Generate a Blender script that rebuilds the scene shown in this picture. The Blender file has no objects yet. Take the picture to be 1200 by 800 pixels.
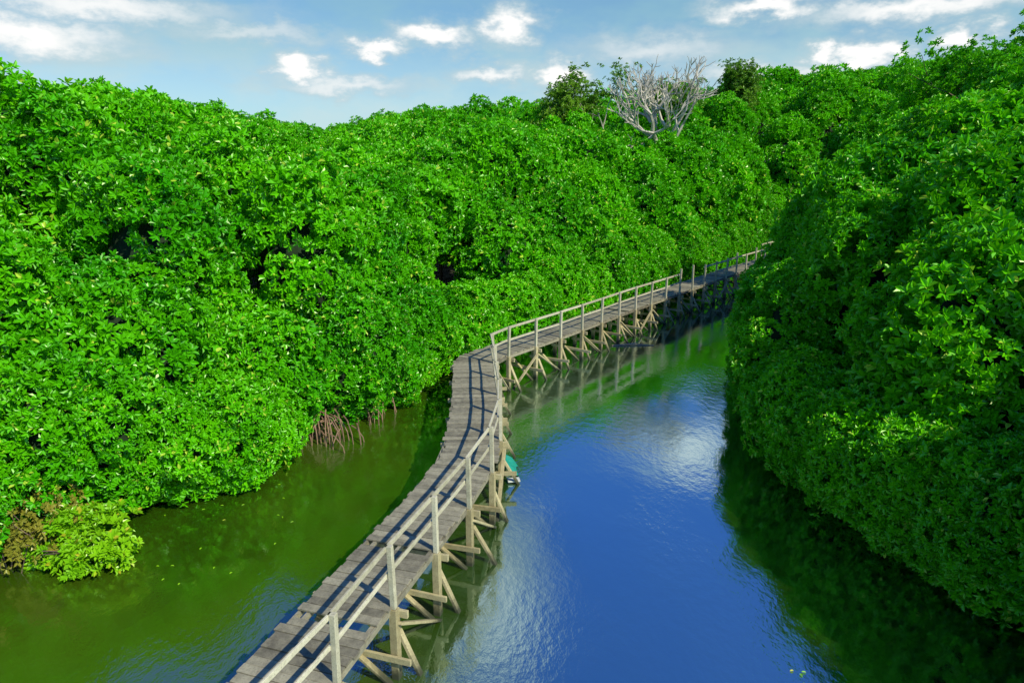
import bpy, math, random
import numpy as np
from mathutils import Vector
random.seed(4); rng=np.random.default_rng(7)
sc=bpy.context.scene
sc.view_settings.view_transform='Standard'; sc.view_settings.look='None'; sc.view_settings.exposure=0
# ------------------------------------------------------------ helpers
def link(o,parent=None):
    sc.collection.objects.link(o)
    if parent: o.parent=parent
    return o
def new_mat(name):
    m=bpy.data.materials.new(name); m.use_nodes=True
    nt=m.node_tree; nt.nodes.clear()
    return m,nt
def N(nt,t,**kw):
    n=nt.nodes.new(t)
    for k,v in kw.items():
        if k[0]=='i' and k[1:].isdigit(): n.inputs[int(k[1:])].default_value=v
        else: setattr(n,k,v)
    return n
def math_(nt,op,a,b=None,clamp=False):
    n=nt.nodes.new('ShaderNodeMath'); n.operation=op; n.use_clamp=clamp
    for i,v in enumerate((a,b)):
        if v is None: continue
        if isinstance(v,(int,float)): n.inputs[i].default_value=v
        else: nt.links.new(v,n.inputs[i])
    return n.outputs[0]
def mixc(nt,f,a,b,blend='MIX'):
    n=nt.nodes.new('ShaderNodeMix'); n.data_type='RGBA'; n.blend_type=blend
    for i,v in ((0,f),(6,a),(7,b)):
        if isinstance(v,(int,float)): n.inputs[i].default_value=v
        elif isinstance(v,tuple): n.inputs[i].default_value=(*v,1) if len(v)==3 else v
        else: nt.links.new(v,n.inputs[i])
    return n.outputs[2]
def maprange(nt,v,a,b,c=0.,d=1.,smooth=True):
    n=nt.nodes.new('ShaderNodeMapRange'); n.interpolation_type='SMOOTHSTEP' if smooth else 'LINEAR'
    nt.links.new(v,n.inputs[0])
    for i,x in zip((1,2,3,4),(a,b,c,d)): n.inputs[i].default_value=x
    return n.outputs[0]
def noise(nt,vec,scale,detail=3,rough=.5):
    n=nt.nodes.new('ShaderNodeTexNoise'); n.inputs['Scale'].default_value=scale
    n.inputs['Detail'].default_value=detail; n.inputs['Roughness'].default_value=rough
    if vec is not None: nt.links.new(vec,n.inputs['Vector'])
    return n.outputs[0]
# ------------------------------------------------------------ materials
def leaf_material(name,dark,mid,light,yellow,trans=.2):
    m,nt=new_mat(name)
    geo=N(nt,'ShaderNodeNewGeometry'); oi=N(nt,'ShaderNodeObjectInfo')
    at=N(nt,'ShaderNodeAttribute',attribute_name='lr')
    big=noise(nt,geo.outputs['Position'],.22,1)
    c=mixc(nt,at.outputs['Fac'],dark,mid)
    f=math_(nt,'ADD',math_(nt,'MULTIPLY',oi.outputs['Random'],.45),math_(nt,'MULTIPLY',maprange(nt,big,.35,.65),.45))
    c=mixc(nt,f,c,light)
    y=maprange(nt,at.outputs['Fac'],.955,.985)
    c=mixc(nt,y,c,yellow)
    p=N(nt,'ShaderNodeBsdfDiffuse'); nt.links.new(c,p.inputs['Color'])
    t=N(nt,'ShaderNodeBsdfTranslucent')
    tc=mixc(nt,.5,c,(light[0]*1.6,light[1]*1.3,light[2]),'MIX'); nt.links.new(tc,t.inputs[0])
    ms=N(nt,'ShaderNodeMixShader',i0=trans); nt.links.new(p.outputs[0],ms.inputs[1]); nt.links.new(t.outputs[0],ms.inputs[2])
    g=N(nt,'ShaderNodeBsdfGlossy'); g.inputs['Roughness'].default_value=.33; g.inputs['Color'].default_value=(.95,1,.75,1)
    m2=N(nt,'ShaderNodeMixShader',i0=.032); nt.links.new(ms.outputs[0],m2.inputs[1]); nt.links.new(g.outputs[0],m2.inputs[2])
    o=N(nt,'ShaderNodeOutputMaterial'); nt.links.new(m2.outputs[0],o.inputs[0]); return m
leafM=leaf_material('mangrove_leaf',(.014,.19,.001),(.060,.43,.002),(.165,.62,.003),(.45,.65,.05))
leafB=leaf_material('bright_leaf',(.12,.35,.006),(.20,.52,.008),(.30,.60,.010),(.45,.45,.03))
leafD=leaf_material('dry_leaf',(.16,.20,.02),(.26,.26,.03),(.34,.30,.04),(.46,.26,.05))
leafO=leaf_material('olive_leaf',(.05,.18,.01),(.11,.29,.015),(.18,.36,.02),(.2,.25,.04))
def wood_material(name,ca,cb,scale=6,moss=0):
    m,nt=new_mat(name)
    geo=N(nt,'ShaderNodeNewGeometry'); at=N(nt,'ShaderNodeAttribute',attribute_name='lr')
    n1=noise(nt,geo.outputs['Position'],scale,6,.7); n2=noise(nt,geo.outputs['Position'],scale*7,3,.6)
    f=math_(nt,'ADD',math_(nt,'MULTIPLY',at.outputs['Fac'],.55),math_(nt,'MULTIPLY',maprange(nt,n1,.3,.7),.45))
    c=mixc(nt,f,ca,cb)
    c=mixc(nt,math_(nt,'MULTIPLY',maprange(nt,n2,.5,.75),.55),c,tuple(x*.38 for x in ca))
    if moss:
        sx=N(nt,'ShaderNodeSeparateXYZ'); nt.links.new(geo.outputs['Position'],sx.inputs[0])
        z=math_(nt,'ADD',sx.outputs[2],math_(nt,'MULTIPLY',n1,.35))
        c=mixc(nt,maprange(nt,z,.60,.2),c,(.035,.04,.018))
    p=N(nt,'ShaderNodeBsdfPrincipled'); nt.links.new(c,p.inputs['Base Color']); p.inputs['Roughness'].default_value=.8
    b=N(nt,'ShaderNodeBump'); b.inputs['Strength'].default_value=.35; b.inputs['Distance'].default_value=.01
    nt.links.new(n2,b.inputs['Height']); nt.links.new(b.outputs[0],p.inputs['Normal'])
    o=N(nt,'ShaderNodeOutputMaterial'); nt.links.new(p.outputs[0],o.inputs[0]); return m
deckM=wood_material('weathered_planks',(.10,.09,.06),(.36,.33,.22))
railM=wood_material('rail_timber',(.32,.30,.19),(.62,.58,.41))
pileM=wood_material('pile_timber',(.23,.19,.09),(.52,.46,.25),moss=1)
barkM=wood_material('mangrove_bark',(.07,.05,.035),(.20,.14,.09))
greyM=wood_material('dead_bark',(.36,.33,.26),(.62,.58,.46))
def simple(name,col,rough=.9):
    m,nt=new_mat(name); geo=N(nt,'ShaderNodeNewGeometry')
    c=mixc(nt,noise(nt,geo.outputs['Position'],2.5,5,.6),tuple(x*.5 for x in col),tuple(x*1.5 for x in col))
    p=N(nt,'ShaderNodeBsdfPrincipled'); nt.links.new(c,p.inputs['Base Color']); p.inputs['Roughness'].default_value=rough
    o=N(nt,'ShaderNodeOutputMaterial'); nt.links.new(p.outputs[0],o.inputs[0]); return m
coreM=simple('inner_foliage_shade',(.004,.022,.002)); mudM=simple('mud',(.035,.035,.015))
tarpM=simple('green_tarpaulin',(.01,.24,.17),.5); palM=simple('pale_board',(.5,.52,.48),.7)
# water: greener and less glossy towards the left, darker and glossier in the channel
waterM,nt=new_mat('river_water')
geo=N(nt,'ShaderNodeNewGeometry')
mp=N(nt,'ShaderNodeMapping'); mp.inputs['Scale'].default_value=(1,.6,1); mp.inputs['Rotation'].default_value=(0,0,.5)
nt.links.new(geo.outputs['Position'],mp.inputs[0])
n1=noise(nt,mp.outputs[0],5.5,4,.6); n2=noise(nt,mp.outputs[0],.8,2)
n3=noise(nt,mp.outputs[0],.22,3)
rip=maprange(nt,n3,.40,.60,.3,1.0)
h=math_(nt,'ADD',math_(nt,'MULTIPLY',math_(nt,'MULTIPLY',n1,rip),.026),math_(nt,'MULTIPLY',n2,.018))
b=N(nt,'ShaderNodeBump'); b.inputs['Strength'].default_value=.4; b.inputs['Distance'].default_value=1.0
nt.links.new(h,b.inputs['Height'])
sx=N(nt,'ShaderNodeSeparateXYZ'); nt.links.new(geo.outputs['Position'],sx.inputs[0])
xx=math_(nt,'ADD',sx.outputs[0],math_(nt,'MULTIPLY',math_(nt,'SUBTRACT',n3,.5),5.0))
xx=math_(nt,'ADD',xx,math_(nt,'MULTIPLY',sx.outputs[1],-.09))
left_mix=maprange(nt,xx,.2,-3.4)
cL=mixc(nt,maprange(nt,n3,.35,.65),(.022,.060,.002),(.050,.095,.004))
cR=mixc(nt,maprange(nt,n3,.35,.65),(.014,.034,.005),(.024,.050,.006))
c=mixc(nt,left_mix,cR,cL)
p=N(nt,'ShaderNodeBsdfPrincipled'); nt.links.new(c,p.inputs['Base Color']); nt.links.new(b.outputs[0],p.inputs['Normal'])
p.inputs['Roughness'].default_value=.03; p.inputs['IOR'].default_value=1.4
g=N(nt,'ShaderNodeBsdfGlossy'); g.inputs['Color'].default_value=(.70,.94,1,1); g.inputs['Roughness'].default_value=.02
nt.links.new(b.outputs[0],g.inputs['Normal'])
ms=N(nt,'ShaderNodeMixShader'); nt.links.new(maprange(nt,left_mix,0,1,.60,.25,False),ms.inputs[0]); nt.links.new(p.outputs[0],ms.inputs[1]); nt.links.new(g.outputs[0],ms.inputs[2])
o=N(nt,'ShaderNodeOutputMaterial'); nt.links.new(ms.outputs[0],o.inputs[0])
# ------------------------------------------------------------ mesh builder
class MB:
    def __init__(s): s.v=[];s.f=[];s.lr=[]
    def box(s,p,q,w,h,up=(0,0,1),lr=None):
        p=Vector(p);q=Vector(q);d=(q-p).normalized();u=Vector(up)
        if abs(d.dot(u))>.95: u=Vector((1,0,0)) if abs(d.x)<.9 else Vector((0,1,0))
        sd=d.cross(u).normalized();u=sd.cross(d).normalized();b=len(s.v)
        lr=random.random() if lr is None else lr
        for c in (p,q):
            for a,e in ((-1,-1),(1,-1),(1,1),(-1,1)): s.v.append(tuple(c+sd*a*w/2+u*e*h/2)); s.lr.append(lr)
        s.f+= [(b,b+1,b+2,b+3),(b+7,b+6,b+5,b+4)]+[(b+i,b+4+i,b+4+(i+1)%4,b+(i+1)%4) for i in range(4)]
    def tube(s,pts,rad,n=5):
        b=len(s.v);lr=random.random()
        for i,pt in enumerate(pts):
            pt=Vector(pt);d=(Vector(pts[min(i+1,len(pts)-1)])-Vector(pts[max(i-1,0)])).normalized()
            u=Vector((0,0,1)) if abs(d.z)<.9 else Vector((1,0,0))
            a=d.cross(u).normalized();c=d.cross(a)
            for k in range(n):
                t=2*math.pi*k/n; s.v.append(tuple(pt+(a*math.cos(t)+c*math.sin(t))*rad[i])); s.lr.append(lr)
        for i in range(len(pts)-1):
            for k in range(n):
                s.f.append((b+i*n+k,b+i*n+(k+1)%n,b+(i+1)*n+(k+1)%n,b+(i+1)*n+k))
    def obj(s,name,mat,parent=None,bevel=0):
        me=bpy.data.meshes.new(name); me.from_pydata(s.v,[],s.f)
        a=me.attributes.new('lr','FLOAT','POINT'); a.data.foreach_set('value',s.lr)
        me.materials.append(mat); o=link(bpy.data.objects.new(name,me),parent)
        if bevel:
            m=o.modifiers.new('b','BEVEL'); m.width=bevel; m.segments=1
        return o
# ------------------------------------------------------------ leaf clumps
def leaf_verts(base,d,nrm,L,W):
    sd=d.cross(nrm).normalized(); fold=nrm*W*.28
    return [base,base+d*L*.32+sd*W*.5+fold,base+d*L*.72+sd*W*.42+fold,base+d*L-nrm*L*.08,
            base+d*L*.72-sd*W*.42+fold,base+d*L*.32-sd*W*.5+fold]
def rosette(v,f,lr,c,ax,leaves,Lm,shade):
    u=ax.cross(Vector((.1,1,.13))).normalized();w=ax.cross(u);ph=random.uniform(0,6.28)
    for l in range(leaves):
        t=ph+l*2.4;el=math.radians(random.uniform(-5,25)+l*7)
        d=(u*math.cos(t)+w*math.sin(t))*math.cos(el)+ax*math.sin(el)
        nr=(ax-d*ax.dot(d)).normalized();nr=(nr+Vector((random.gauss(0,.25),random.gauss(0,.25),random.gauss(0,.2)))).normalized()
        nr=(nr-d*nr.dot(d)).normalized()
        L=random.uniform(.8,1.2)*Lm;b=len(v)
        v+=[tuple(x) for x in leaf_verts(c+d*L*.1,d,nr,L,L*random.uniform(.42,.5))]
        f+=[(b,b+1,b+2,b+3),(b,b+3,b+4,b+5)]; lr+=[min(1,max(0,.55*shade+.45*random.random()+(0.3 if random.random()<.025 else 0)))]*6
def mesh_col(col,name,k,v,f,lr,mat):
    me=bpy.data.meshes.new('%s_%d'%(name,k));me.from_pydata(v,[],f)
    me.attributes.new('lr','FLOAT','POINT').data.foreach_set('value',lr)
    me.materials.append(mat);col.objects.link(bpy.data.objects.new('%s_%d'%(name,k),me))
def make_clumps(name,mat,nvar=6,ros=6,leaves=8,spread=.24):
    col=bpy.data.collections.new(name)
    for k in range(nvar):
        v=[];f=[];lr=[]
        for r in range(ros):
            a=random.uniform(0,6.28);rr=spread*math.sqrt(random.random())
            c=Vector((rr*math.cos(a),rr*math.sin(a),random.uniform(-.10,.10)))
            rosette(v,f,lr,c,Vector((c.x*2.2,c.y*2.2,1)).normalized(),leaves,.14,random.random())
        mesh_col(col,name,k,v,f,lr,mat)
    return col
def make_lobes(name,mat,nvar,ros,leaves,Lm):
    """leafy bough: rosettes of leaves over a lumpy dome of radius 1, pole along +Z"""
    col=bpy.data.collections.new(name)
    for k in range(nvar):
        v=[];f=[];lr=[];bumps=[(Vector((random.gauss(0,1),random.gauss(0,1),random.gauss(.3,.8))).normalized(),random.uniform(.1,.4)) for _ in range(9)]
        n=0
        while n<ros:
            d=Vector((random.gauss(0,1),random.gauss(0,1),random.gauss(0,1))).normalized()
            if d.z<-.35: continue
            n+=1
            rr=.80+sum(a*max(0,d.dot(bd)-.75)*4 for bd,a in bumps)
            rr*=random.choice((1,1,1,.82,random.uniform(.95,1.18)))
            c=d*rr;c.z*=.9
            ax=(d+Vector((random.gauss(0,.3),random.gauss(0,.3),random.gauss(.12,.3)))).normalized()
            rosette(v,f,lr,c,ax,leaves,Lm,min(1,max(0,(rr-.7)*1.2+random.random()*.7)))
        mesh_col(col,name,k,v,f,lr,mat)
    return col
def gn_group(name,col):
    g=bpy.data.node_groups.new(name,'GeometryNodeTree')
    g.interface.new_socket('Geometry',in_out='INPUT',socket_type='NodeSocketGeometry')
    g.interface.new_socket('Geometry',in_out='OUTPUT',socket_type='NodeSocketGeometry')
    i=g.nodes.new('NodeGroupInput');o=g.nodes.new('NodeGroupOutput')
    ci=g.nodes.new('GeometryNodeCollectionInfo');ci.inputs[0].default_value=col;ci.inputs['Separate Children'].default_value=True
    ip=g.nodes.new('GeometryNodeInstanceOnPoints')
    def at(n,t):
        a=g.nodes.new('GeometryNodeInputNamedAttribute');a.data_type=t;a.inputs[0].default_value=n;return a.outputs[0]
    L=g.links.new
    L(i.outputs[0],ip.inputs['Points']);L(at('leaf','BOOLEAN'),ip.inputs['Selection']);L(ci.outputs[0],ip.inputs['Instance'])
    ip.inputs['Pick Instance'].default_value=True
    L(at('idx','INT'),ip.inputs['Instance Index'])
    e=g.nodes.new('FunctionNodeEulerToRotation');L(at('rot','FLOAT_VECTOR'),e.inputs[0]);L(e.outputs[0],ip.inputs['Rotation'])
    L(at('scl','FLOAT'),ip.inputs['Scale'])
    j=g.nodes.new('GeometryNodeJoinGeometry');L(i.outputs[0],j.inputs[0]);L(ip.outputs[0],j.inputs[0]);L(j.outputs[0],o.inputs[0])
    return g
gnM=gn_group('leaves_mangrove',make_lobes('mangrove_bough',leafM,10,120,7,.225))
gnT=gn_group('leaves_crown',make_clumps('mangrove_leaf_clump',leafM,5,6,7,.27))
gnB=gn_group('leaves_bright',make_clumps('bright_leaf_clump',leafB,4))
gnD=gn_group('leaves_dry',make_clumps('dry_leaf_clump',leafD,4,5,5))
gnO=gn_group('leaves_olive',make_clumps('olive_leaf_clump',leafO,4,5,6,.34))
def foliage_object(name,mb,mats,fm,pts,nrm,scl,grp):
    nb=len(mb.v);n=len(pts)
    me=bpy.data.meshes.new(name)
    me.from_pydata(mb.v+[tuple(p) for p in np.asarray(pts).tolist()],[],mb.f)
    for m in mats: me.materials.append(m)
    me.polygons.foreach_set('material_index',fm)
    T=nb+n
    me.attributes.new('lr','FLOAT','POINT').data.foreach_set('value',np.concatenate([np.array(mb.lr),np.zeros(n)]))
    leaf=np.zeros(T,bool);leaf[nb:]=True
    me.attributes.new('leaf','BOOLEAN','POINT').data.foreach_set('value',leaf)
    rot=np.zeros((T,3));nn=np.asarray(nrm)
    rot[nb:,0]=rng.uniform(-.3,.3,n);rot[nb:,1]=np.arccos(np.clip(nn[:,2],-1,1));rot[nb:,2]=np.arctan2(nn[:,1],nn[:,0])
    me.attributes.new('rot','FLOAT_VECTOR','POINT').data.foreach_set('vector',rot.ravel())
    s=np.ones(T);s[nb:]=scl
    me.attributes.new('scl','FLOAT','POINT').data.foreach_set('value',s)
    me.attributes.new('idx','INT','POINT').data.foreach_set('value',rng.integers(0,60,T).astype(np.int32))
    o=link(bpy.data.objects.new(name,me));m=o.modifiers.new('leaves','NODES');m.node_group=grp
    return o
# ------------------------------------------------------------ river outline (world metres)
LEFT=[(-30,-30),(-14,-6),(-11.0,4),(-10.6,9),(-10.9,12.4),(-8.9,14.4),(-6.7,16.0),(-6.3,19.2),(-4.4,20.9),(-3.0,24.4),(-1.0,28.0),(3,32.3),(8,38.8),(12,44.3),(16,50.5),(19.5,56),(24,62)]
RIGHT=[(28.5,61),(26.8,52.5),(22.0,45),(16.4,38),(11.4,31),(9.3,25.5),(7.7,20),(7.3,15.8),(8.0,12.4),(9.0,9.7),(10.2,6),(11.5,0),(16,-12),(20,-60)]
POLY=np.array([(-60,-60)]+LEFT+RIGHT,float)
def sdist(x,y):
    x=np.asarray(x,float);y=np.asarray(y,float);best=np.full(x.shape,1e9);ins=np.zeros(x.shape,bool)
    n=len(POLY)
    for i in range(n):
        ax,ay=POLY[i];bx,by=POLY[(i+1)%n];dx,dy=bx-ax,by-ay
        t=np.clip(((x-ax)*dx+(y-ay)*dy)/(dx*dx+dy*dy),0,1)
        best=np.minimum(best,np.hypot(x-ax-t*dx,y-ay-t*dy))
        c=((ay>y)!=(by>y))
        with np.errstate(divide='ignore',invalid='ignore'):
            xi=(bx-ax)*(y-ay)/(by-ay+1e-12)+ax
        ins^=(c&(x<xi))
    return np.where(ins,-best,best)
def sdir(x,y):
    e=.1;g=np.array([sdist([x+e],[y])[0]-sdist([x-e],[y])[0],sdist([x],[y+e])[0]-sdist([x],[y-e])[0]])
    return g/(np.linalg.norm(g)+1e-9)
# ground & water
cs=np.concatenate([[-1500,-700,-300,-150,-90],np.arange(-60,101,1.0),[130,200,400,800,1500]])
X,Y=np.meshgrid(cs,cs);D=sdist(X,Y);t=np.clip((D-.8)/4.5,0,1);t=t*t*(3-2*t)
Z=-1.3+1.45*t+rng.normal(0,.02,X.shape)
nx=len(cs);V=np.stack([X,Y,Z],-1).reshape(-1,3).tolist()
F=[(j*nx+i,j*nx+i+1,(j+1)*nx+i+1,(j+1)*nx+i) for j in range(nx-1) for i in range(nx-1)]
me=bpy.data.meshes.new('ground');me.from_pydata(V,[],F);me.materials.append(mudM);link(bpy.data.objects.new('ground',me))
me=bpy.data.meshes.new('river_water');S=1400;me.from_pydata([(-S,-S,0),(S,-S,0),(S,S,0),(-S,S,0)],[],[(0,1,2,3)])
me.materials.append(waterM);link(bpy.data.objects.new('river_water',me))
# ------------------------------------------------------------ forest
def fib(n):
    i=np.arange(n)+.5;ph=np.arccos(1-2*i/n);th=math.pi*(1+5**.5)*i+rng.uniform(0,6.28)
    return np.stack([np.cos(th)*np.sin(ph),np.sin(th)*np.sin(ph),np.cos(ph)],1)
import bmesh
bm=bmesh.new();bmesh.ops.create_icosphere(bm,subdivisions=2,radius=1)
IV=np.array([v.co[:] for v in bm.verts]);IF=[tuple(v.index for v in f.verts) for f in bm.faces];bm.free()
def isright(x,y):
    yy=[-20,0,10,20,31,38,46,53,60,100];xx=[0,2,1,2,5,12,17,22,25,33]
    return x>np.interp(y,yy,xx)
grid={};trees=[]
def free(x,y,s,k):
    gx,gy=int(x//4),int(y//4)
    for a in range(gx-2,gx+3):
        for b_ in range(gy-2,gy+3):
            for (px,py,ps) in grid.get((a,b_),()):
                if (px-x)**2+(py-y)**2<(min(s,ps*1.3)*k)**2: return False
    return True
def add(x,y,d,s): grid.setdefault((int(x//4),int(y//4)),[]).append((x,y,s));trees.append((x,y,d,s))
for line in (LEFT[1:],RIGHT[:-2]):
    for (ax,ay),(bx,by) in zip(line[:-1],line[1:]):
        L=math.hypot(bx-ax,by-ay);u=0
        while u<L:
            x=ax+(bx-ax)*u/L;y=ay+(by-ay)*u/L;g=sdir(x,y);o=rng.uniform(.35,1.0)
            x+=g[0]*o;y+=g[1]*o
            d=sdist([x],[y])[0];R=math.hypot(x,y)
            if d>.25: add(x,y,d,1.7+.012*R)
            u+=1.15+.02*R
tries=rng.uniform(0,1,(90000,2))
tx=-95+tries[:,0]*200;ty=-8+tries[:,1]*108
dd=sdist(tx,ty)
ok=(dd>1.6)&(tx>-.85*ty-16)&(tx<.9*ty+15)
for x,y,d in zip(tx[ok],ty[ok],dd[ok]):
    R=math.hypot(x,y);s=2.3+.035*R
    if y<4 and d>(7 if x<0 else 10): continue  # right side keeps more unseen rows, to lengthen the shadow on the water
    if d>42 and y<60: continue
    if free(x,y,s,.9): add(x,y,d,s)
sides={False:dict(mb=MB(),fm=[],p=[],n=[],s=[]),True:dict(mb=MB(),fm=[],p=[],n=[],s=[])}
for x,y,d,s in trees:
    rt=bool(isright(x,y));S_=sides[rt];mb=S_['mb'];dist=math.hypot(x,y)
    hm=10.2+.065*max(0,y-40)+.11*max(0,x-2)
    if y>20: hm-=2.0*math.exp(-((x/y+.26)/.13)**2)*min(1,(y-20)/12)
    hm+=.40*math.sin(x*.55+1.3)*math.cos(y*.33)+.30*math.sin(x*.23-y*.6)
    if rt and 30<y<58: hm-=.8
    tau=4.2 if rt and y<45 else (4.0 if (x<-4 and y<26) else 3.9)
    if rt and y<7: tau=2.2  # unseen trees on the near right made taller to shade the water
    hgt=hm*(1-math.exp(-(d+.9)/tau))+rng.normal(0,.5)
    if y>58: hgt=max(hgt,5.5)
    hgt=max(hgt,1.6)
    R=s*.72*rng.uniform(.85,1.15)
    front=d<5 or (y>56 and d<12)
    rz=(hgt-.15)/2 if front else (2.4 if y<50 else 3.0)
    if front and d<1.4: R=min(R,d+.75)
    cz=hgt-rz;cc=np.array([x,y,cz])
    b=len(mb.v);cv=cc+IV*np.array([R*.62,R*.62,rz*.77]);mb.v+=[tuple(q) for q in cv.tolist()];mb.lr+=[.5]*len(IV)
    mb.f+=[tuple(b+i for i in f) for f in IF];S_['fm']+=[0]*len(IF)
    if d<9:
        f0=len(mb.f);mb.tube([(x,y,-.9),(x+rng.normal(0,.1),y+rng.normal(0,.1),cz*.5),(x,y,cz+.5)],[.13,.10,.05],6)
        for k in range(4 if d<3.5 else 0):
            a=rng.uniform(0,6.28);l=rng.uniform(.5,1.1);hh=rng.uniform(.5,1.0)
            if sdist([x+math.cos(a)*l],[y+math.sin(a)*l])[0]<.15: continue
            mb.tube([(x,y,hh),(x+math.cos(a)*l*.5,y+math.sin(a)*l*.5,hh*.8),(x+math.cos(a)*l*.9,y+math.sin(a)*l*.9,.1),(x+math.cos(a)*l,y+math.sin(a)*l,-.5)],[.03,.028,.025,.02],4)
        S_['fm']+=[1]*(len(mb.f)-f0)
    r0=min(.36*R if R>1.6 else .42*R, .60+.010*dist)
    n=int((1.0 if d<9 else .85)*4*R*((R+rz)/2)/(r0*r0));dirs=fib(n)+rng.normal(0,.08,(n,3));dirs/=np.linalg.norm(dirs,axis=1)[:,None]
    g=sdir(x,y)
    for q in dirs:
        if not front and q[2]<(-.5 if d<9 else -.25): continue
        inland=q[0]*g[0]+q[1]*g[1]
        if (q[2]<.1 and inland>.45): continue
        if d>9 and (q[2]<.25 and inland>.0 and not q[1]<-.3): continue
        r=r0*rng.uniform(.85,1.3)
        lc=cc+q*np.array([R-r*.55,R-r*.55,rz-r*.5])*rng.uniform(.88,1.14)
        if lc[2]-r*.6<.05: lc[2]=.1+r*.6
        if math.hypot(lc[0]+6.1,lc[1]-19.3)<1.0 and lc[2]<1.1: continue
        nn=q*.8+np.array([0,0,.35])+rng.normal(0,.15,3);nn/=np.linalg.norm(nn)
        S_['p'].append(lc);S_['n'].append(nn);S_['s'].append(r)
nl=0
for rt,S_ in sides.items():
    P=np.array(S_['p']);nl+=len(P)
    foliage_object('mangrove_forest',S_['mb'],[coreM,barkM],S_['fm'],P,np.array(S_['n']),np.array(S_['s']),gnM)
print('TREES',len(trees),'LOBES',nl)
# ------------------------------------------------------------ individual plants
def branch(mb,p,d,L,r,lvl,maxl,tips,spread=.6,up=.12,rk=.55):
    n=3;pts=[p.copy()];q=p.copy();dd=d.copy()
    for i in range(n):
        dd=(dd+Vector((random.gauss(0,.13),random.gauss(0,.13),random.gauss(0,.08)+up*.3))).normalized();q=q+dd*L/n;pts.append(q.copy())
    rr=[r*(1-.4*i/n) for i in range(n+1)];mb.tube(pts,rr,6 if lvl<2 else 4)
    if lvl>=maxl: tips.append((q,dd));return
    if lvl>=maxl-1: tips.append((q,dd))
    for k in range(random.choice((2,3,3,4)) ):
        ax=Vector((random.gauss(0,1),random.gauss(0,1),random.gauss(0,.5))).normalized()
        nd=(dd+ax*spread*random.uniform(.7,1.3)+Vector((0,0,up))).normalized()
        st=pts[random.choice((2,3,3))]
        branch(mb,st,nd,L*random.uniform(.62,.85),r*rk,lvl+1,maxl,tips,spread,up,rk)
def leafy_tree(name,x,y,z0,ht,r,L,maxl,grp,per,cscale,bark,spread=.6,jit=.45,rk=.55,width=None):
    mb=MB();tips=[];branch(mb,Vector((x,y,z0)),Vector((0,0,1)),L,r,0,maxl,tips,spread,.12,rk)
    vs=np.array(mb.v);k=(ht-z0)/(vs[:,2].max()-z0);kx=k
    if width: kx=width/(max(np.ptp(vs[:,0]),np.ptp(vs[:,1])))
    sc_=lambda v:(x+(v[0]-x)*kx,y+(v[1]-y)*kx,z0+(v[2]-z0)*k)
    mb.v=[sc_(v) for v in mb.v];pts=[];nr=[]
    for t,dv in tips:
        t=np.array(sc_(t))
        for i in range(per):
            pts.append(t+rng.normal(0,jit,3));q=np.array([dv.x,dv.y,dv.z+.4])+rng.normal(0,.4,3);nr.append(q/np.linalg.norm(q))
    if per: return foliage_object(name,mb,[bark],[0]*len(mb.f),pts,nr,cscale*rng.uniform(.8,1.2,len(pts)),grp)
    return mb.obj(name,bark)
random.seed(11)
leafy_tree('bare_tree',11.8,53,5,15.6,.36,3.4,6,None,0,1,greyM,.8,rk=.66,width=9.0)
leafy_tree('olive_tree',9.0,62,6,15.2,.2,3.2,4,gnO,4,1.4,greyM,.7,.5,width=6.5)
leafy_tree('olive_tree',15.6,64,6,14.6,.2,3.0,4,gnO,3,1.4,greyM,.7,.45,width=5)
leafy_tree('slender_tree',21.9,70,8,17.0,.18,3.5,4,gnO,3,1.4,barkM,.55,.4,width=4)
leafy_tree('tall_mangrove_tree',23.8,31,4,14.8,.25,3.6,4,gnT,9,1.1,barkM,.6,.45)
# bright bush
mb=MB();pts=[];nr=[]
bc=np.array([-8.95,12.5,.2])
for k in range(14):
    a=random.uniform(0,6.28);l=random.uniform(.4,1.0)
    mb.tube([tuple(bc+[0,0,-.5]),tuple(bc+[math.cos(a)*l*.5,math.sin(a)*l*.4,.25]),tuple(bc+[math.cos(a)*l,math.sin(a)*l*.8,.45])],[.03,.02,.01],4)
for k in range(22):
    q=rng.normal(0,1,3);q[2]=abs(q[2])*.8;q/=np.linalg.norm(q);lc=bc+q*np.array([.95,.75,.65])*rng.uniform(.5,1.15)
    for i in range(10):
        o=rng.normal(0,1,3);o/=np.linalg.norm(o);pp=lc+o*.25
        if pp[2]<.05: continue
        pts.append(pp);v=o*.6+q*.3+np.array([0,0,.4]);nr.append(v/np.linalg.norm(v))
foliage_object('mangrove_bush',mb,[barkM],[0]*len(mb.f),pts,nr,rng.uniform(.85,1.15,len(pts)),gnB)
# dry shrub
mb=MB();pts=[];nr=[]
for k in range(60):
    bx,by=-10.2+rng.normal(0,.35),12.6+rng.normal(0,.3);a=rng.uniform(0,6.28);l=rng.uniform(.3,.8);z=rng.uniform(.4,1.4)
    e=(bx+math.cos(a)*l,by+math.sin(a)*l,z);mb.tube([(bx,by,-.2),(bx+math.cos(a)*l*.4,by+math.sin(a)*l*.4,z*.7),e],[.018,.013,.006],4)
    for i in range(2): pts.append(np.array(e)+rng.normal(0,.12,3));v=np.array([math.cos(a),math.sin(a),.6])+rng.normal(0,.3,3);nr.append(v/np.linalg.norm(v))
foliage_object('dry_shrub',mb,[barkM],[0]*len(mb.f),pts,nr,rng.uniform(.6,.9,len(pts)),gnD)
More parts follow.
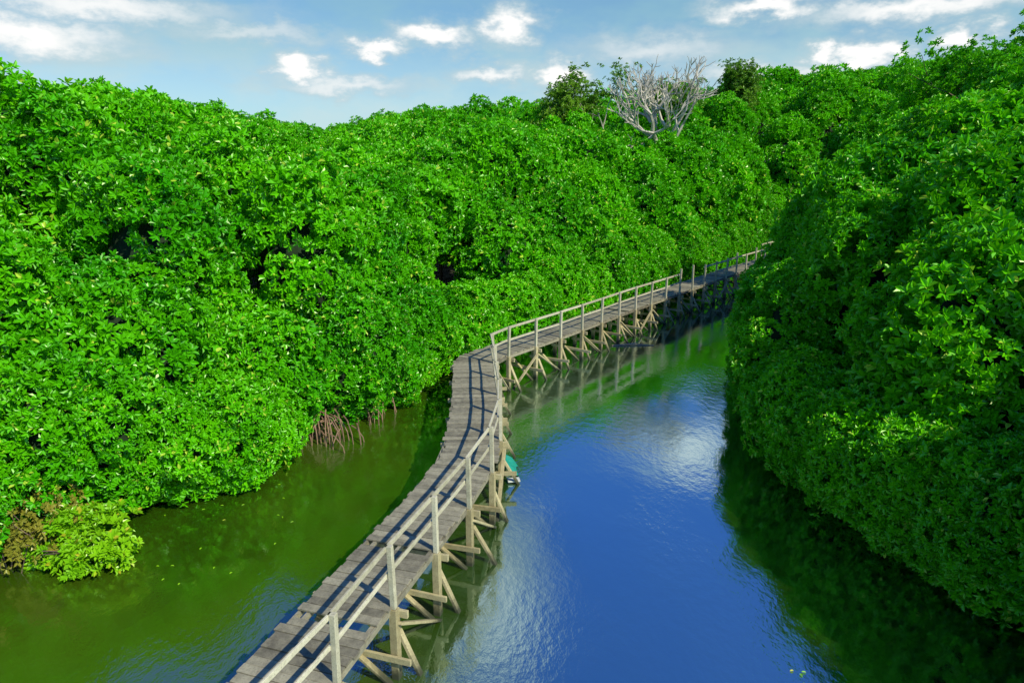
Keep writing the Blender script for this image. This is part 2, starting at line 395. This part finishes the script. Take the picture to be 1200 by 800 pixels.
# prop roots exposed at the bank
mb=MB()
for cx,cy,nn_,w in ((-6.0,18.8,60,.8),(-4.6,20.5,24,.5),(-10.2,13.4,20,.6)):
    for k in range(nn_):
        x0=cx+rng.normal(0,w*.6);y0=cy+.5+rng.normal(0,.3);a=rng.uniform(0,6.28);l=rng.uniform(.3,.9);hh=rng.uniform(.35,.95)
        mb.tube([(x0,y0,hh),(x0+math.cos(a)*l*.4,y0-abs(math.sin(a))*l*.4,hh*.9),(x0+math.cos(a)*l*.8,y0-abs(math.sin(a))*l*.8,hh*.4),(x0+math.cos(a)*l,y0-abs(math.sin(a))*l,-.4)],[.022,.02,.018,.015],4)
mb.obj('mangrove_roots',wood_material('root_bark',(.12,.07,.04),(.32,.20,.12)))
# ------------------------------------------------------------ boardwalk
CL=[(-5.6,0.0),(-3.09,7.63),(-2.26,10.31),(-1.45,12.9),(-0.98,14.9),(-1.03,18.0),(-1.36,23.1),(1.37,26.6),(5.57,32.4),(9.8,37.9),(14.3,43.7),(19.3,49.8),(25,56.5)]
P=[Vector((*c,0)) for c in CL];Q=[P[0]]
for a,b_ in zip(P[:-1],P[1:]): Q+=[a.lerp(b_,.07),a.lerp(b_,.93)]
Q.append(P[-1])
cum=[0]
for a,b_ in zip(Q[:-1],Q[1:]): cum.append(cum[-1]+(b_-a).length)
def at(s):
    s=max(0,min(s,cum[-1]-1e-4))
    for i in range(len(Q)-1):
        if s<=cum[i+1]: return Q[i].lerp(Q[i+1],(s-cum[i])/(cum[i+1]-cum[i]))
def frame(s):
    t=(at(s+.2)-at(s-.2)).normalized();return at(s),t,Vector((t.y,-t.x,0))
ZD=1.30;HW=.68
walk=bpy.data.objects.new('boardwalk',None);link(walk)
deck=MB();s=.1
while s<cum[-1]-.1:
    c,t,n=frame(s);e1=random.gauss(0,.025);e2=random.gauss(0,.02);dz=random.gauss(0,.004);w=.165
    a=c-n*(HW+e1)+t*random.gauss(0,.004)+Vector((0,0,ZD+dz));b_=c+n*(HW+e2)+Vector((0,0,ZD+dz+random.gauss(0,.003)))
    if random.random()>.012: deck.box(a,b_,w,.035,lr=min(1,max(0,random.gauss(.5,.3))))
    s+=.178
deck.obj('deck_planks',deckM,walk,.004)
piles=MB();rails=MB();beams=MB()
ns=int(cum[-1]/1.62);step=cum[-1]/ns;st=[i*step for i in range(ns+1)]
U=lambda z:Vector((0,0,z))
tops=[]
for i,s in enumerate(st):
    c,t,n=frame(s);R_=c+n*(HW+.03);L_=c-n*(HW-.08);far=s>cum[-1]*.60
    top=2.36 if not far else 2.36+random.choice((0,.1,.25,.1))
    lean=n*random.gauss(0,.02)+t*random.gauss(0,.02)
    piles.box(R_+U(-1.2),R_+U(1.27),.13,.13,up=t)
    rails.box(R_+U(1.272),R_+lean+U(top),.085,.085,up=t)
    piles.box(L_+U(-1.2),L_+U(1.05),.13,.13,up=t)
    tops.append((R_+lean,top,n,t,s))
    o=t*.10
    piles.box(c-n*(HW+.12)+o+U(1.13),c+n*(HW+.22)+o+U(1.13),.06,.13)
    o=-t*.10
    piles.box(L_-n*.1+o+U(.42+random.gauss(0,.05)),R_+n*random.uniform(.2,.5)+o+U(.42),.05,.11)
    piles.box(L_+o*1.6+U(.95),R_+n*.55+o*1.6+U(-.45),.05,.10,up=t)
    piles.box(R_-n*.15-o*1.7+U(1.05),R_+n*random.uniform(.5,.8)-o*1.7+U(-.5),.06,.10,up=t)
    if i%2==0 and i<len(st)-1:
        c2,t2,n2=frame(s+step);piles.box(R_+n*.09+U(1.02),c2+n2*(HW+.12)+U(-.1),.05,.09,up=n)
    elif i%3==0 and i<len(st)-1:
        c2,t2,n2=frame(s+step);piles.box(R_+n*.09+U(-.1),c2+n2*(HW+.12)+U(1.02),.05,.09,up=n)
for off in (-.5,0,.6):
    for i in range(len(st)-1):
        c,t,n=frame(st[i]);c2,t2,n2=frame(st[i+1])
        beams.box(c+n*off+U(1.235),c2+n2*off+U(1.235),.06,.09)
for sd in (1,-1):
    for i in range(len(st)-1):
        c,t,n=frame(st[i]);c2,t2,n2=frame(st[i+1])
        beams.box(c+n*sd*(HW-.02)+U(1.225),c2+n2*sd*(HW-.02)+U(1.225),.04,.10)
for i in range(len(tops)-1):
    a,ta,n,t,s=tops[i];b_,tb,n2,t2,s2=tops[i+1]
    ov=(b_-a).normalized()*.04;far=s>cum[-1]*.60
    if not (far and random.random()<.6): rails.box(a-n*.06-ov+U(2.31),b_-n2*.06+ov+U(2.31),.035,.085)
    if not (far and random.random()<.45): rails.box(a-n*.065-ov+U(1.85),b_-n2*.065+ov+U(1.85+random.gauss(0,.01)),.03,.075)
prev=None
for i,s in enumerate(st):
    if s<cum[-1]*.83: continue
    c,t,n=frame(s);q=c-n*(HW+.02);rails.box(q+U(1.0),q+U(2.32),.08,.08,up=t)
    if prev: rails.box(prev+U(2.28),q+U(2.28),.035,.08)
    prev=q
piles.obj('piles_and_braces',pileM,walk,.006);rails.obj('handrail',railM,walk,.005);beams.obj('stringers',deckM,walk)
# ------------------------------------------------------------ small things
me=bpy.data.meshes.new('green_tarp');v=[];f=[]
for j in range(9):
    for i in range(7):
        u_,w_=i/6,j/8
        v.append((-.36+u_*.50+.03*math.sin(w_*7),16.35+w_*.75+.03*math.sin(u_*9),.5-.45*u_**1.3+.04*math.sin(u_*8+w_*9)))
f=[(j*7+i,j*7+i+1,(j+1)*7+i+1,(j+1)*7+i) for j in range(8) for i in range(6)]
me.from_pydata(v,[],f);me.materials.append(tarpM);to=link(bpy.data.objects.new('green_tarp',me));to.modifiers.new('s','SOLIDIFY').thickness=.01
mb=MB();mb.box((-.12,16.15,.06),(.2,16.2,.06),.22,.04);mb.obj('floating_board',palM,None,.008)
mb=MB();mb.tube([(4.5,29.7,.02),(5.4,29.85,.05),(6.4,29.75,.01)],[.035,.04,.02],6);mb.tube([(5.4,29.85,.05),(5.9,30.2,.1)],[.02,.01],5);mb.obj('driftwood',wood_material('driftwood_bark',(.25,.2,.14),(.45,.38,.28)))
V=[];F=[];LR=[]
for k in range(24):
    if k<4: x,y=4.6+rng.normal(0,.08),9.3+rng.normal(0,.08)
    else: x,y=rng.uniform(-9,-5),rng.uniform(11,16.5)
    if sdist([x],[y])[0]>-.2: continue
    a=rng.uniform(0,6.28);d=Vector((math.cos(a),math.sin(a),0));b=len(V)
    V+=[tuple(q) for q in leaf_verts(Vector((x,y,.012)),d,Vector((0,0,1)),.08,.035)];F+=[(b,b+1,b+2,b+3),(b,b+3,b+4,b+5)];LR+=[random.random()]*6
mb=MB();mb.v=V;mb.f=F;mb.lr=LR;mb.obj('floating_leaves',leafB)
# ------------------------------------------------------------ sky
SUN=Vector((.72,-.66,0)).normalized();EL=math.radians(43)
w=bpy.data.worlds.new('World');sc.world=w;w.use_nodes=True;nt=w.node_tree;nt.nodes.clear()
sky=N(nt,'ShaderNodeTexSky');sky.sky_type='NISHITA';sky.sun_disc=False;sky.sun_elevation=EL;sky.sun_rotation=math.atan2(SUN.x,SUN.y)
sky.air_density=1.0;sky.dust_density=.4;sky.ozone_density=2.0
tc=N(nt,'ShaderNodeTexCoord');sx=N(nt,'ShaderNodeSeparateXYZ');nt.links.new(tc.outputs['Generated'],sx.inputs[0])
az=math_(nt,'ARCTAN2',sx.outputs[0],sx.outputs[1]);cb=N(nt,'ShaderNodeCombineXYZ');nt.links.new(az,cb.inputs[0]);nt.links.new(math_(nt,'MULTIPLY',sx.outputs[2],2.0),cb.inputs[1])
nz=N(nt,'ShaderNodeTexNoise');nz.noise_dimensions='2D';nz.inputs['Scale'].default_value=17;nz.inputs['Detail'].default_value=5;nz.inputs['Roughness'].default_value=.6
nt.links.new(cb.outputs[0],nz.inputs['Vector'])
ds=N(nt,'ShaderNodeVectorMath',operation='MULTIPLY_ADD');nt.links.new(nz.outputs['Color'],ds.inputs[0]);ds.inputs[1].default_value=(.10,.10,0);nt.links.new(cb.outputs[0],ds.inputs[2])
# (azimuth, height, half width, half height, thinness)
CLD=[(0,.176,.056,.034,0),(-.284,.119,.056,.023,0),(-.184,.146,.055,.017,.2),(-.105,.162,.085,.024,.15),(.065,.114,.050,.029,0),(-.03,.119,.085,.018,.4),
 (-.23,.100,.16,.020,.5),(-.578,.138,.15,.032,.3),(-.52,.176,.24,.028,.4),(.326,.187,.085,.020,.2),(.455,.128,.045,.025,0),(.41,.125,.04,.018,.1),(.556,.136,.046,.022,0),
 (.50,.176,.20,.024,.35),(.195,.145,.16,.030,.55),(-.33,.157,.16,.020,.6),(.34,.110,.20,.018,.5),
 (.27,.39,.13,.045,.35),(-.05,.57,.13,.14,.45),(.9,.35,.3,.06,.5)]
acc=None
for (ca,cz,ra,rz,th) in CLD:
    a2=N(nt,'ShaderNodeVectorMath',operation='MULTIPLY_ADD');nt.links.new(ds.outputs[0],a2.inputs[0])
    k1,k2=1/ra,1/(rz*2);a2.inputs[1].default_value=(k1,k2,0);a2.inputs[2].default_value=(-(ca+.05)*k1,-(cz*2+.05)*k2,th)
    a3=N(nt,'ShaderNodeVectorMath',operation='LENGTH');nt.links.new(a2.outputs[0],a3.inputs[0])
    acc=a3.outputs['Value'] if acc is None else math_(nt,'MINIMUM',acc,a3.outputs['Value'])
m=maprange(nt,acc,1.25,.28)
lo=math_(nt,'ADD',math_(nt,'MULTIPLY',maprange(nt,noise(nt,cb.outputs[0],6,4,.6),.40,.66),.45),.40)
lo=math_(nt,'MULTIPLY',lo,maprange(nt,sx.outputs[2],.36,.12))
tint=mixc(nt,maprange(nt,sx.outputs[2],.2,.5),(.72,1.02,1.2),(.50,1.02,2.1))
skyc=mixc(nt,1.0,sky.outputs[0],tint,'MULTIPLY')
skyc=mixc(nt,lo,skyc,mixc(nt,maprange(nt,sx.outputs[2],.20,.07),(3.0,5.5,6.4),(5.8,7.6,8.0)))
cc_=mixc(nt,maprange(nt,acc,.85,.25),(5.4,6.6,7.0),(10.6,10.5,10.3))
skyc=mixc(nt,m,skyc,cc_)
bg=N(nt,'ShaderNodeBackground');bg.inputs[1].default_value=.10;nt.links.new(skyc,bg.inputs[0])
ow=N(nt,'ShaderNodeOutputWorld');nt.links.new(bg.outputs[0],ow.inputs[0])
sl=bpy.data.lights.new('sun','SUN');sl.energy=5.0;sl.angle=math.radians(.5);sl.color=(1,.94,.74)
so=link(bpy.data.objects.new('sun',sl));dv_=Vector((SUN.x*math.cos(EL),SUN.y*math.cos(EL),math.sin(EL)));so.rotation_euler=dv_.to_track_quat('Z','Y').to_euler()
cam=bpy.data.cameras.new('camera');cam.lens=24;cam.sensor_width=36;cam.clip_end=4000;co=link(bpy.data.objects.new('camera',cam))
co.location=(0,0,8);co.rotation_euler=(math.radians(90-14.7),0,0);sc.camera=co
